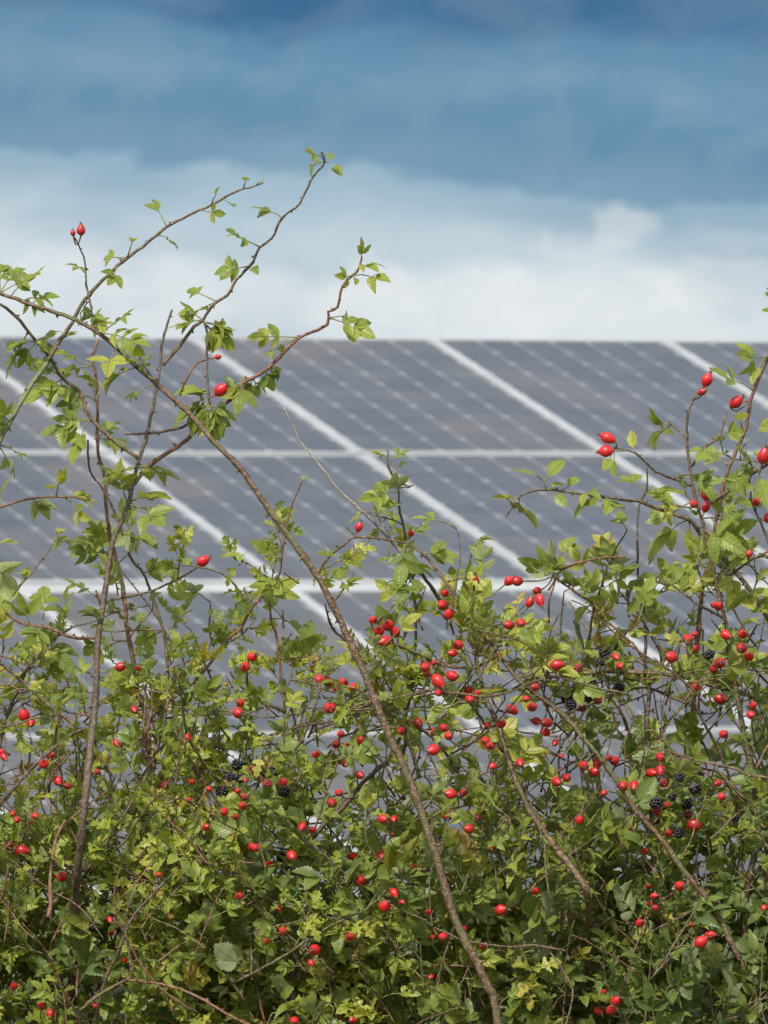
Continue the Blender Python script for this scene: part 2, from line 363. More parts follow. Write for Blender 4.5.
def spline(pts, step=0.006):
    """centripetal-ish Catmull-Rom through pts rows (x,y,z,r)"""
    p = np.asarray(pts, float); p = np.vstack([2 * p[0] - p[1], p, 2 * p[-1] - p[-2]]); out = []
    for i in range(1, len(p) - 2):
        n = max(2, int(np.linalg.norm(p[i + 1, :3] - p[i, :3]) / step)); tt = np.linspace(0, 1, n, endpoint=False)[:, None]
        a, b_, c_, d_ = p[i - 1], p[i], p[i + 1], p[i + 2]
        out.append(0.5 * (2 * b_ + (c_ - a) * tt + (2 * a - 5 * b_ + 4 * c_ - d_) * tt ** 2 + (3 * b_ - a - 3 * c_ + d_) * tt ** 3))
    out.append(p[-2][None]); return np.vstack(out)

def tube(mb, q, sides=7, thorn=0.0, lump=0.10, cap=True):
    c = q[:, :3]; r = q[:, 3]; n = len(c)
    tn = norm(np.gradient(c, axis=0))
    ref = np.array([0.0, 1.0, 0.0]) if abs(tn[0][1]) < 0.9 else np.array([1.0, 0, 0])
    u = norm(np.cross(tn, ref)); v = np.cross(tn, u)
    ang = np.linspace(0, 2 * math.pi, sides, endpoint=False)
    rr = r[:, None] * (1 + lump * rng.standard_normal((n, sides)) * 0.6)
    # swollen nodes
    k = np.arange(n); rr *= (1 + 0.16 * np.exp(-((k % 9) - 4) ** 2 / 1.5))[:, None] if lump > 0 else 1
    V = c[:, None] + rr[..., None] * (np.cos(ang)[None, :, None] * u[:, None] + np.sin(ang)[None, :, None] * v[:, None])
    V = V.reshape(-1, 3)
    a = (np.arange(n - 1)[:, None] * sides + np.arange(sides)[None]); b_ = (np.arange(n - 1)[:, None] * sides + (np.arange(sides)[None] + 1) % sides)
    Fq = np.stack([a, b_, b_ + sides, a + sides], -1).reshape(-1, 4)
    V = np.vstack([V, c[0] - tn[0] * r[0] * 0.3, c[-1] + tn[-1] * r[-1] * 0.8])
    base = n * sides; tri = []
    for s in range(sides):
        s2 = (s + 1) % sides; tri += [base, s2, s, base + 1, (n - 1) * sides + s, (n - 1) * sides + s2]
    mb.add_np(V, np.concatenate([Fq.ravel(), np.array(tri)]), np.concatenate([np.full(len(Fq), 4), np.full(sides * 2, 3)]))
    if thorn > 0:
        L_ = 0.0; nxt = random.uniform(0.3, 1) * thorn
        for i in range(1, n - 1):
            L_ += np.linalg.norm(c[i] - c[i - 1])
            if L_ > nxt:
                L_ = 0; nxt = random.uniform(0.5, 1.5) * thorn
                th = random.uniform(0, 6.28)
                if random.random() < 0.55: th = random.choice([0.0, math.pi]) + random.gauss(0, .4)
                d = u[i] * math.cos(th) + v[i] * math.sin(th); h = (0.0022 + 0.9 * r[i]) * random.uniform(.7, 1.2); w_ = h * 0.55
                dn = tn[i] if tn[i][2] < 0 else -tn[i]
                p0 = c[i] + d * r[i] * 0.6; bs = [p0 + tn[i] * w_, p0 + np.cross(tn[i], d) * w_ * .4, p0 - tn[i] * w_, p0 - np.cross(tn[i], d) * w_ * .4]
                mid = [p0 + d * (h * .6 + r[i] * .3) + dn * h * .1 + (x - p0) * .42 for x in bs]; tip = p0 + d * (h + r[i] * .4) + dn * h * .55
                mb.add(np.array(bs + mid + [tip]), [(0, 1, 5, 4), (1, 2, 6, 5), (2, 3, 7, 6), (3, 0, 4, 7), (4, 5, 8), (5, 6, 8), (6, 7, 8), (7, 4, 8)])

def cane(bush, mat, Y0, Y1, pts, w0, w1, thorn=0.03, name='cane', label=None):
    """pts are picture positions of a cane traced from its root (w0 px thick) to its tip (w1 px)"""
    n = len(pts); rows = []
    ph = random.uniform(0, 6)
    for i, pt in enumerate(pts):
        x, y = pt[:2]
        f = i / max(1, n - 1); Y = (Y0 + (Y1 - Y0) * f if len(pt) < 3 else pt[2]) + 0.012 * math.sin(ph + 4 * f)
        wpx = w0 + (w1 - w0) * f
        rows.append([*P(x, y, Y), wpx * PX * 0.5])
    for r_ in rows[1:-1]:
        kx = 0.0003
        r_[0] += rng.normal(0, kx); r_[2] += rng.normal(0, kx)
    q = spline(rows); mb = MB(); wob = rng.standard_normal((len(q), 3)) * 0.0003; q[1:-1, :3] += wob[1:-1]
    tube(mb, q, 8 if w0 > 4 else 6, thorn)
    o = mb.build(name, MATS[mat], BUSH[bush], BORG[bush])
    if label: o['label'] = label
    for k in q[::2]: SKEL.append((k[:3], bush))
    return q

GZ = 2215   # picture row of the ground at the hedge
# --- traced canes
cane('A', 'd', 9.72, 9.88, [(66, GZ, 10.0), (60, 1700, 10.0), (66, 1250, 9.98), (71, 1024, 9.93), (75, 910, 9.83), (78, 873, 9.78), (82, 830, 9.75), (87, 783, 9.75), (91, 740, 9.77), (93, 727), (97, 687), (98, 647), (103, 607), (108, 573), (115, 537), (128, 507), (138, 463), (147, 435), (155, 393), (160, 370), (163, 340), (172, 310)], 9.8, 2.2, 0.045, label='thick upright brown stem')
cane('A', 'b', 9.87, 9.80, [(163, 365), (183, 342), (195, 327), (203, 320), (212, 305), (227, 295), (237, 280), (253, 262), (260, 247), (272, 238), (282, 218), (300, 203), (313, 177), (325, 162), (321, 152)], 3.6, 1.7)
cane('A', 'b', 9.86, 9.83, [(138, 458), (110, 437), (88, 415), (80, 392), (63, 378), (50, 358), (33, 337), (17, 317), (0, 305), (-20, 296)], 4.2, 2.6)
cane('A', 'v', 9.78, 9.80, [(-60, 560), (-30, 492), (0, 440), (13, 417), (30, 387), (47, 363)], 5.2, 4.4, label='green lower part of an arching cane')
cane('A', 'b', 9.80, 9.76, [(47, 363), (60, 340), (72, 322), (83, 303), (100, 283), (123, 262), (147, 243), (167, 227), (193, 213), (217, 202), (233, 193), (249, 187), (263, 183)], 4.3, 1.6)
cane('A', 'r', 9.88, 9.84, [(134, 484), (150, 465), (167, 453), (187, 440), (210, 415), (230, 400), (242, 383), (260, 375), (280, 357), (300, 338), (327, 325), (328, 312), (338, 307), (340, 293), (347, 280), (357, 272), (362, 257)], 4.6, 2.0, 0.022)
cane('A', 'b', 9.87, 9.85, [(155, 384), (143, 363), (133, 348)], 2.6, 1.6)
cane('A', 'r', 9.87, 9.85, [(147, 433), (136, 434), (125, 434)], 2.4, 1.5)
cane('A', 'b', 9.87, 9.86, [(146, 434), (165, 431), (183, 427), (195, 418), (207, 405)], 2.8, 2.0)
cane('A', 'd', 9.85, 9.86, [(204, 322), (207, 334), (207, 357), (207, 387), (210, 405)], 2.4, 2.2)
cane('A', 'r', 9.86, 9.87, [(180, 395), (187, 378), (197, 363), (208, 360)], 2.4, 1.6)
cane('B', 'd', 9.80, 9.79, [(92, 309), (90, 300), (86, 285), (85, 263), (78, 243), (74, 237)], 2.3, 1.3)
cane('A', 'r', 9.93, 9.92, [(150, 770), (147, 717), (138, 693), (133, 657), (127, 630), (125, 603), (117, 563), (110, 533), (106, 500), (105, 477), (98, 450), (97, 407), (97, 380), (93, 360), (98, 340)], 5, 2.6)
cane('A', 'b', 9.92, 9.89, [(150, 790), (155, 760), (163, 720), (168, 683), (167, 657), (163, 630), (153, 600), (143, 573), (130, 557), (118, 518), (103, 490), (90, 470), (88, 440)], 3.4, 2.0)
cane('A', 'b', 9.88, 9.84, [(105, 601), (130, 596), (150, 592), (177, 580), (197, 568)], 2.8, 1.6)
cane('A', 'r', 9.88, 9.83, [(99, 638), (73, 637), (47, 627), (20, 622), (0, 607), (-14, 598)], 3.2, 2.2)
cane('A', 'd', 9.89, 9.93, [(20, 678), (37, 657), (53, 640), (72, 627), (97, 620), (117, 612), (150, 605)], 2.6, 1.4)
cane('A', 'b', 9.88, 9.84, [(84, 733), (62, 715), (40, 698), (20, 680), (0, 663), (-15, 650)], 3.4, 2.4)
cane('A', 'd', 9.92, 9.92, [(-8, 770), (3, 733), (13, 700), (25, 673)], 3.8, 2.8)
cane('A', 'd', 9.80, 9.82, [(-20, 830), (3, 800), (16, 786), (28, 772), (39, 761), (52, 750), (67, 737), (83, 729)], 3.4, 2.6)
cane('A', 'r', 9.86, 9.84, [(-30, 520), (0, 508), (33, 498), (67, 497), (90, 500)], 2.8, 1.6)
cane('B', 'b', 9.74, 9.78, [(600, GZ), (570, 1700), (530, 1250), (499, 1024), (486, 983), (456, 920), (436, 857), (416, 797), (399, 757), (389, 735), (366, 677), (344, 630), (318, 577), (286, 532), (256, 490), (240, 468), (217, 445), (195, 420), (173, 398), (150, 378), (133, 363), (117, 348), (90, 327), (63, 315), (27, 303), (0, 294), (-30, 290)], 9.0, 3.1, 0.04, label='long thick diagonal cane with few thorns')
cane('B', 'b', 9.79, 9.80, [(317, 577), (326, 560), (343, 545), (356, 537), (389, 540), (406, 543)], 3.4, 1.8)
cane('B', 'd', 9.80, 9.80, [(356, 537), (350, 530), (346, 527)], 2.0, 1.3)
cane('B', 'd', 9.80, 9.79, [(345, 641), (332, 628), (327, 612), (325, 604)], 2.6, 1.6, 0.012)
cane('H', 'r', 10.0, 9.92, [(60, 850), (80, 790), (113, 753), (140, 730), (163, 707), (187, 687), (207, 667), (227, 640), (242, 627), (250, 610), (264, 594), (279, 574), (281, 560), (286, 530), (293, 503), (303, 480)], 4.2, 1.4)
cane('H', 'r', 9.95, 9.96, [(290, 760), (284, 700), (277, 640), (271, 619), (271, 594), (279, 576)], 3.0, 1.8)
cane('H', 'd', 9.96, 9.92, [(150, 722), (180, 716), (217, 714), (242, 711), (258, 717), (300, 714)], 2.0, 1.5)
cane('H', 'd', 9.95, 9.86, [(256, 740), (300, 726), (330, 721), (350, 714), (374, 710), (410, 696), (436, 689)], 2.4, 2.2)
cane('C', 'b', 9.92, 9.86, [(446, 749), (427, 733), (417, 727), (396, 717), (374, 709), (361, 703), (346, 695), (330, 691), (306, 682), (290, 680)], 3.6, 1.8)
cane('C', 'd', 9.94, 9.90, [(404, 800), (402, 758), (406, 742), (405, 721), (410, 697), (413, 673), (416, 627), (414, 597), (412, 572)], 4, 2.2)
cane('C', 'g', 9.88, 9.84, [(413, 563), (396, 547), (376, 525), (359, 508), (338, 490), (324, 470), (299, 440), (297, 433), (284, 408)], 3.4, 1.4, 0, label='bare pale dead twig')
cane('C', 'd', 9.86, 9.85, [(405, 540), (403, 525), (399, 507), (398, 487), (388, 467), (388, 450)], 2.6, 1.5)
cane('C', 'd', 9.86, 9.85, [(398, 487), (405, 488), (413, 485)], 1.8, 1.2)
cane('C', 'g', 9.86, 9.85, [(391, 538), (382, 523), (375, 512)], 1.6, 1.1, 0)
cane('C', 'b', 9.92, 9.87, [(478, 645), (473, 637), (459, 617), (443, 603), (426, 580), (413, 563)], 4.4, 3.2)
cane('C', 'b', 9.82, 9.86, [(740, 960), (712, 905), (685, 873), (662, 840), (635, 810), (609, 770), (585, 740), (565, 717), (545, 700), (530, 690), (512, 673), (489, 640), (469, 620), (456, 597), (443, 577), (423, 553), (411, 545)], 6, 2.6)
cane('C', 'b', 9.74, 9.86, [(600, GZ, 10.0), (596, 1600, 10.0), (592, 1150, 9.98), (592, 1024, 9.95), (590, 947, 9.88), (589, 907, 9.80), (582, 883, 9.77), (552, 843), (529, 810), (512, 770), (503, 740), (486, 697), (478, 667), (474, 633), (471, 598)], 9, 2.8, 0.04, label='forked greenish brown main stem')
cane('C', 'b', 9.95, 9.97, [(588, 890), (585, 863), (579, 833), (564, 803), (545, 775)], 6, 3.0)
cane('C', 'b', 9.87, 9.83, [(477, 669), (443, 665), (416, 653), (393, 643)], 3.0, 2.0)
cane('C', 'r', 9.88, 9.85, [(503, 752), (489, 730), (469, 703), (446, 690)], 3, 2)
cane('C', 'd', 9.88, 9.96, [(259, 900), (296, 857), (319, 830), (343, 807), (363, 783), (389, 758), (400, 738)], 6, 3.6)
cane('C', 'b', 9.84, 9.80, [(230, 985), (256, 972), (289, 953), (323, 930), (369, 908)], 3.2, 1.6)
cane('H', 'g', 9.98, 9.96, [(292, 2215), (293, 1400), (293, 947), (293, 847), (292, 807), (293, 767), (296, 740), (298, 727), (306, 697)], 6.5, 4.5, 0, label='pale dead upright stem')
cane('C', 'b', 9.93, 9.96, [(512, 690), (530, 680), (545, 677), (579, 673), (622, 672), (669, 675), (699, 682), (739, 693), (768, 700), (800, 712)], 3.0, 4.0)
cane('D', 'b', 9.90, 9.86, [(760, GZ), (775, 1600), (752, 1150), (744, 1000), (747, 900), (750, 873), (759, 830), (752, 773), (745, 740), (742, 723), (739, 703), (732, 667), (727, 633), (720, 600), (712, 563), (705, 530), (694, 490), (688, 449), (687, 419), (696, 393)], 8, 2.2, 0.03, label='tall upright stem topped by two hips')
cane('D', 'r', 10.0, 9.95, [(690, 760), (695, 680), (699, 620), (704, 580), (712, 556), (716, 522), (720, 505), (728, 470), (745, 428), (752, 396), (768, 357), (780, 320), (776, 290)], 5, 3.2)
cane('D', 'b', 9.96, 9.84, [(800, 670), (768, 617), (759, 603), (745, 583), (725, 560), (705, 540), (689, 520), (662, 510), (640, 502), (619, 499), (578, 493), (547, 490), (525, 493), (516, 500), (506, 517)], 5.5, 1.4, 0.02, label='arching side cane bending left')
cane('D', 'b', 9.87, 9.85, [(547, 490), (543, 482), (537, 476)], 1.8, 1.2)
cane('D', 'b', 9.89, 9.85, [(693, 487), (670, 477), (651, 468), (635, 453), (614, 448)], 2.6, 1.6)
cane('D', 'b', 9.89, 9.88, [(688, 440), (677, 428), (667, 420)], 2.2, 1.5)
cane('D', 'r', 9.89, 9.86, [(692, 466), (703, 449), (718, 437), (727, 413)], 2.6, 1.7)
cane('D', 'b', 9.9, 9.86, [(704, 508), (712, 502), (730, 491), (745, 479), (768, 464), (785, 455)], 3.0, 2.4)
cane('D', 'd', 9.90, 9.87, [(775, 560), (764, 530), (757, 515), (751, 500), (749, 478), (746, 470)], 2.6, 1.4)
cane('D', 'd', 9.95, 9.93, [(645, 680), (645, 620), (639, 590), (637, 550), (639, 507), (646, 490), (647, 467)], 3.2, 1.6)
cane('K', 'd', 9.98, 9.9, [(587, 660), (592, 617), (600, 590), (612, 557), (627, 530)], 3.0, 1.5)
cane('C', 'r', 9.9, 9.88, [(560, 570), (579, 562), (605, 557), (625, 557)], 2.6, 1.6)
cane('C', 'r', 9.9, 9.94, [(553, 576), (578, 594), (594, 604), (612, 625), (632, 643), (645, 662)], 2.2, 2.2)
cane('K', 'v', 10.0, 9.95, [(615, GZ), (625, 1500), (618, 1000), (609, 887), (602, 840), (599, 790), (590, 733), (587, 683), (582, 647), (575, 620)], 7, 4.6, 0.02, label='thick green bramble stem')
cane('D', 'b', 9.94, 9.90, [(722, 617), (699, 605), (679, 590), (652, 573)], 2.6, 1.5)
cane('D', 'b', 9.9, 9.88, [(718, 585), (733, 573), (750, 560), (768, 552), (785, 540)], 2.8, 2.2)
cane('D', 'b', 9.92, 9.86, [(770, 860), (752, 810), (732, 783), (722, 757), (699, 713), (685, 683), (675, 670), (665, 647)], 4, 2)
cane('D', 'd', 9.96, 9.94, [(652, 830), (649, 760), (647, 723), (650, 683)], 5, 3.6)
cane('J', 'v', 9.99, 9.94, [(440, GZ), (455, 1400), (468, 1000), (473, 947), (478, 907), (486, 850), (493, 760)], 6, 3.6, 0.02, label='green bramble stem')
cane('H', 'd', 9.82, 9.80, [(90, 1050), (103, 987), (117, 953), (133, 917), (157, 890), (173, 873)], 4, 2.0)
cane('H', 'b', 9.8, 9.84, [(80, 1010), (103, 993), (150, 967), (187, 940), (230, 915), (256, 900)], 3.6, 2)
cane('H', 'r', 9.78, 9.76, [(127, 980), (167, 985), (200, 998), (233, 1017), (262, 1030)], 2.4, 3)
cane('H', 'b', 9.86, 9.92, [(40, 925), (50, 907), (70, 887), (93, 863), (110, 837), (133, 800), (147, 773), (160, 740), (168, 700)], 5, 2.6)
cane('H', 'b', 10.02, 9.96, [(120, GZ), (105, 1600), (110, 1200), (95, 1060), (90, 1010)], 14, 5)
cane('J', 'b', 10.15, 10.05, [(255, GZ), (270, 1500), (262, 1050), (255, 900), (246, 800)], 9, 4)
NTRACED = len(SKEL)

# ---- leaf templates.  local: x along the blade 0..1, y across, z = normal
def outline_template(half):
    """half: list of (midrib s, x, y) for one edge from base to tip"""
    n = len(half); V = []; Fc = []
    for s, x, y in half: V.append((s, 0, 0))
    for s, x, y in half: V.append((x, y, 0))
    for s, x, y in half: V.append((x, -y, 0))
    for i in range(n - 1):
        Fc.append((i, n + i, n + i + 1, i + 1)[::-1]); Fc.append((i, i + 1, 2 * n + i + 1, 2 * n + i)[::-1])
    V = np.array(V, float); keep = Fc
    return V, np.array([i for f in keep for i in f]), np.array([len(f) for f in keep])
def serrate(K, wmax, peak, teeth):
    h = [(0.0, 0.0, 0.004)]
    for k in range(K):
        for fr, g in ((0.35, 1.0 - teeth * .3), (0.98, 1.0 + teeth)):
            s = (k + fr) / K * 0.97
            wd = wmax * (math.sin(math.pi * s ** peak) ** 0.75)
            h.append((s, s + (0.035 if g > 1 else -0.01), max(0.006, wd * g)))
    h.append((1.0, 1.0, 0.001)); return h
T_ROSE = outline_template(serrate(8, 0.265, 0.80, 0.11))
T_ROSE_S = outline_template(serrate(5, 0.255, 0.80, 0.13))
T_BRAM = outline_template(serrate(8, 0.36, 0.80, 0.13))
T_HAW = outline_template([(0.0, 0.0, 0.005), (0.20, 0.20, 0.05), (0.30, 0.30, 0.21), (0.36, 0.40, 0.36), (0.41, 0.49, 0.34), (0.45, 0.47, 0.13), (0.52, 0.53, 0.08), (0.58, 0.64, 0.22), (0.63, 0.73, 0.29), (0.68, 0.76, 0.24), (0.72, 0.75, 0.08), (0.78, 0.80, 0.17), (0.84, 0.89, 0.17), (0.92, 0.93, 0.08), (1.0, 1.0, 0.001)])

class Leaves:
    """collects leaflet instances of one template and turns them into one mesh"""
    def __init__(s, tmpl): s.t = tmpl; s.I = []
    def add(s, o, d, nrm, ln, wid=1.0, fold=0.25, curl=0.2, tint=0.4): s.I.append((*o, *d, *nrm, ln, wid, fold, curl, tint))
    def arrays(s):
        V0, fl, ct = s.t; I = np.array(s.I); k = len(I); N = len(V0)
        o, d, n = I[:, 0:3], norm(I[:, 3:6]), I[:, 6:9]
        n = norm(n - (n * d).sum(1, keepdims=True) * d); sd = np.cross(n, d)
        ln, wd, fo, cu, ti = (I[:, j][:, None] for j in range(9, 14))
        x = V0[None, :, 0]; y = V0[None, :, 1] * wd
        ph = rng.uniform(0, 6.28, (k, 1))
        z = np.abs(y) * fo - cu * x * x + 0.018 * np.sin(x * 17 + ph + 3 * np.sign(y)) * (np.abs(y) > 0.01) + 0.05 * np.sin(ph) * y * x * 4
        xx = x - 0.25 * cu ** 2 * x ** 3; yy = y * (1 - 0.12 * np.abs(fo)) + 0.06 * np.sin(ph * 3) * x * x
        V = o[:, None] + ln[..., None] * (xx[..., None] * d[:, None] + yy[..., None] * sd[:, None] + z[..., None] * n[:, None])
        flat = (fl[None] + (np.arange(k) * N)[:, None]).ravel(); cnt = np.tile(ct, k)
        luv = np.stack([np.broadcast_to(x, (k, N)), np.broadcast_to(V0[None, :, 1] / 0.3, (k, N)), np.zeros((k, N))], -1).reshape(-1, 3)
        return V.reshape(-1, 3), flat, cnt, np.repeat(ti[:, 0], N), luv
    def build(s, name, mat, parent, org):
        V, fl, ct, ti, luv = s.arrays()
        return mesh_np(name, V, fl, ct, mat, parent, org, True, {'tint': ti, 'luv': luv})

def rnd3(s=1.0): return rng.standard_normal(3) * s
VIEW = np.array([0.0, -1.0, 0.0]); UPZ = np.array([0.0, 0, 1.0])

def compound(lv, mb, base, tip, n, size, tint, nrm=None, spread=1.0, wid=1.0):
    """a pinnate rose leaf: rachis tube into mb, n leaflets into lv (sizes in metres)"""
    base = np.asarray(base); tip = np.asarray(tip); ax = tip - base; Lr = np.linalg.norm(ax); d = ax / (Lr + 1e-9)
    if nrm is None: nrm = norm(UPZ * rng.uniform(0.2, 1.1) + VIEW * rng.uniform(0.2, 1.1) + rnd3(0.35))
    nrm = norm(nrm - np.dot(nrm, d) * d); sd = np.cross(nrm, d)
    body = max(Lr - size * 0.75, Lr * 0.35)
    end = base + d * body
    mid = base + d * body * .5 + nrm * body * rng.uniform(-.02, .12)
    q = spline([[*base, .0011 * .8], [*mid, .0009 * .7], [*end, .0007 * .7]], 0.008); tube(mb, q, 4, 0, 0)
    npair = (n - 1) // 2
    lv.add(end, d + sd * rng.uniform(-.2, .2), nrm + rnd3(.15), size * rng.uniform(.95, 1.12), wid * rng.uniform(.9, 1.15), rng.uniform(.05, .55), rng.uniform(-.1, .45), tint + rng.uniform(-.05, .05))
    for k in range(npair):
        f = 1.0 - (k + 0.25) / (npair + 0.35) * 0.72
        o = base + (mid - base) * min(1, f * 2) + (end - mid) * max(0, f * 2 - 1) if True else None
        for sg in (-1, 1):
            if rng.random() < 0.04: continue
            a = rng.uniform(0.75, 1.15) * spread
            dd = d * math.cos(a) + sd * sg * math.sin(a) + nrm * rng.uniform(-.15, .25)
            lv.add(o, dd, nrm + rnd3(.22), size * (0.95 - 0.1 * k) * rng.uniform(.85, 1.1), wid * rng.uniform(.9, 1.15), rng.uniform(.1, .95), rng.uniform(-.2, .75), tint + rng.uniform(-.07, .07))

def snap(px, py, bush=None, maxd=16):
    """nearest woody point to a picture position, seen from here, so that leaves join their own cane"""
    best = None; bd = maxd
    for p, b_ in SKEL[:NTRACED]:
        x = 384 + p[0] * F / p[1]; y = HY - (p[2] - CZ) * F / p[1]
        dd = math.hypot(x - px, y - py)
        if dd < bd and (bush is None or b_ == bush): bd = dd; best = p
    return best

# traced leaves: bush, base, tip, leaflets, leaflet size in px, tint
TR = [
 ('A',171,224,153,200,3,15,.40),('A',121,265,110,285,3,13,.42),('A',123,262,104,257,3,10,.45),('B',87,272,73,267,3,11,.38),('B',91,303,95,328,3,16,.35),
 ('A',131,254,134,236,1,14,.5),('A',160,234,177,246,3,11,.35),('A',205,208,223,214,3,12,.40),('A',222,198,233,206,1,12,.30),('A',217,202,218,190,1,9,.3),('A',240,189,247,177,1,11,.3),('A',256,184,263,181,1,8,.25),
 ('A',282,216,257,206,3,14,.38),('A',260,247,229,233,5,13,.38),('A',252,262,218,271,5,16,.35),('A',252,262,256,268,1,12,.3),('A',323,160,308,151,3,11,.38),('A',324,163,308,169,3,12,.38),('A',326,160,339,170,1,14,.35),('A',321,154,330,155,1,10,.4),
 ('A',361,258,363,240,3,13,.50),('A',361,262,374,267,3,16,.52),('A',347,280,339,278,3,11,.52),('A',350,277,358,280,1,12,.5),('A',358,272,384,279,3,15,.45),('A',329,322,372,336,5,19,.50),('A',330,318,349,315,3,12,.48),
 ('A',297,337,252,336,5,15,.55),('A',205,322,228,347,5,19,.55),('A',204,322,231,331,3,17,.52),('A',203,320,172,326,5,18,.50),('A',212,305,189,289,3,12,.42),
 ('B',0,296,22,266,5,16,.42),('B',8,297,42,270,5,15,.50),('B',0,285,30,276,3,14,.38),('B',27,303,54,297,5,14,.45),('A',60,340,75,332,3,10,.40),('A',33,337,4,350,5,18,.36),('A',34,338,52,334,3,17,.48),('A',25,330,7,373,3,20,.32),
 ('A',94,362,52,350,5,19,.48),('B',105,335,143,343,7,16,.46),('B',95,330,112,322,3,14,.5),('B',120,350,104,372,3,22,.72),('B',133,363,98,384,5,23,.50),('B',140,368,141,352,3,15,.32),
 ('B',158,383,126,398,3,13,.40),('A',97,400,58,393,5,17,.42),('A',60,378,28,400,5,20,.40),('A',62,380,50,402,3,18,.48),('A',88,418,44,432,5,22,.36),('A',90,420,72,455,3,20,.42),('A',98,440,127,443,5,15,.44),('A',10,420,-4,405,3,16,.45),
 ('A',209,400,174,413,5,24,.36),('A',209,402,190,430,5,24,.34),('A',209,402,216,434,5,22,.42),('A',208,398,183,388,3,20,.45),('A',242,384,236,408,3,19,.40),('A',262,375,272,387,5,16,.42),('A',255,378,246,394,3,15,.38),
 ('A',5,452,16,474,3,15,.42),('A',33,498,46,513,5,16,.55),('A',67,497,96,501,5,17,.58),('A',55,498,60,474,3,15,.55),('A',70,498,84,520,3,15,.6),('A',0,500,5,480,1,20,.45),('A',-5,545,6,540,1,17,.5),('A',-5,565,14,585,3,24,.52),
 ('A',136,470,108,478,5,17,.36),('A',137,465,176,477,5,17,.40),('A',128,505,166,497,5,20,.36),('A',128,507,163,525,3,22,.36),('A',117,533,155,543,5,21,.34),('A',120,525,133,545,3,20,.32),('A',112,538,94,552,3,14,.42),('A',143,575,163,566,5,13,.44),
 ('H',166,650,192,600,7,16,.50),('H',166,640,182,585,5,14,.52),('A',78,632,57,607,3,14,.38),('A',97,620,88,605,5,15,.33),('A',45,626,46,588,5,18,.38),('A',30,622,22,598,3,17,.40),('A',60,632,67,590,3,14,.36),
 ('A',163,635,138,643,7,17,.36),('A',167,657,190,635,5,15,.40),
 ('C',398,492,364,499,5,15,.44),('C',398,490,393,478,3,15,.50),('C',399,500,388,505,3,14,.45),('C',405,540,427,525,5,17,.32),('C',405,540,400,580,5,20,.28),('C',412,560,396,572,5,20,.26),('C',412,570,402,598,5,20,.26),('C',413,575,425,560,5,18,.34),
 ('C',425,556,455,554,5,21,.42),('C',444,577,463,570,3,14,.36),('C',445,580,480,575,3,15,.40),('H',282,560,258,547,3,18,.46),('H',280,576,262,592,5,18,.46),('H',272,594,293,583,5,20,.50),('H',272,619,300,625,3,16,.40),('H',303,481,305,475,3,8,.74),
 ('D',668,421,650,418,3,16,.44),('D',665,424,653,440,3,18,.40),('D',616,449,607,468,1,16,.5),('D',617,450,614,470,1,18,.34),('D',634,453,632,438,1,16,.85),('D',764,362,742,358,3,18,.44),('D',766,360,752,374,1,18,.42),('D',751,394,715,374,3,19,.42),('D',744,430,738,415,1,19,.52),
 ('D',719,437,741,432,3,14,.5),('D',710,445,700,455,3,14,.42),('D',728,466,700,452,5,15,.42),('D',646,487,622,478,3,17,.44),('D',648,486,678,492,3,24,.42),('D',693,480,718,480,5,17,.40),('D',693,490,722,508,3,15,.38),('D',757,470,762,495,1,30,.42),('D',738,486,751,485,3,12,.46),
 ('D',543,482,557,467,1,22,.42),('D',540,478,523,472,1,20,.40),('D',516,500,503,494,3,13,.55),('D',547,490,559,482,1,14,.46),('D',560,491,576,482,1,15,.42),('D',579,493,596,492,3,16,.42),('D',592,495,580,510,3,21,.34),('D',600,497,622,508,3,19,.40),('D',555,492,563,503,1,14,.40),('D',522,495,519,513,3,16,.32),('D',516,505,533,521,3,19,.5),
 ('D',689,520,652,512,3,22,.44),('D',690,521,648,548,3,30,.42),('D',690,521,692,545,1,22,.52),('D',705,540,752,527,5,24,.36),('D',706,535,735,545,3,26,.34),('C',562,568,552,545,5,17,.44),('C',560,570,535,573,5,18,.44),('C',560,572,525,560,3,18,.4),
 ('D',637,560,617,572,3,20,.36),('D',638,570,642,590,3,20,.38),('D',640,590,633,608,1,22,.36),('K',627,530,619,515,3,14,.38),('K',612,557,604,540,5,13,.38),('K',605,570,620,550,5,14,.38),('K',600,590,585,575,5,15,.42),
 ('D',690,597,660,563,7,18,.40),('D',699,605,675,570,5,17,.42),('D',748,562,738,548,3,20,.44),('D',745,583,750,607,5,26,.62),('D',735,572,730,598,3,24,.55),('D',759,603,775,590,5,20,.48),('D',725,560,705,548,3,18,.36),('D',776,300,770,296,3,14,.4),('D',778,315,768,310,1,12,.4),
 ('C',553,576,560,560,3,16,.44),('C',578,594,570,575,5,16,.46),('C',580,595,592,580,5,15,.48),('C',594,604,580,612,3,18,.34),('A',98,638,85,655,5,18,.38),('A',47,627,30,645,5,18,.40),('A',50,640,65,665,5,22,.34),('A',20,680,5,695,5,20,.34),
]
counts_leaf = {}
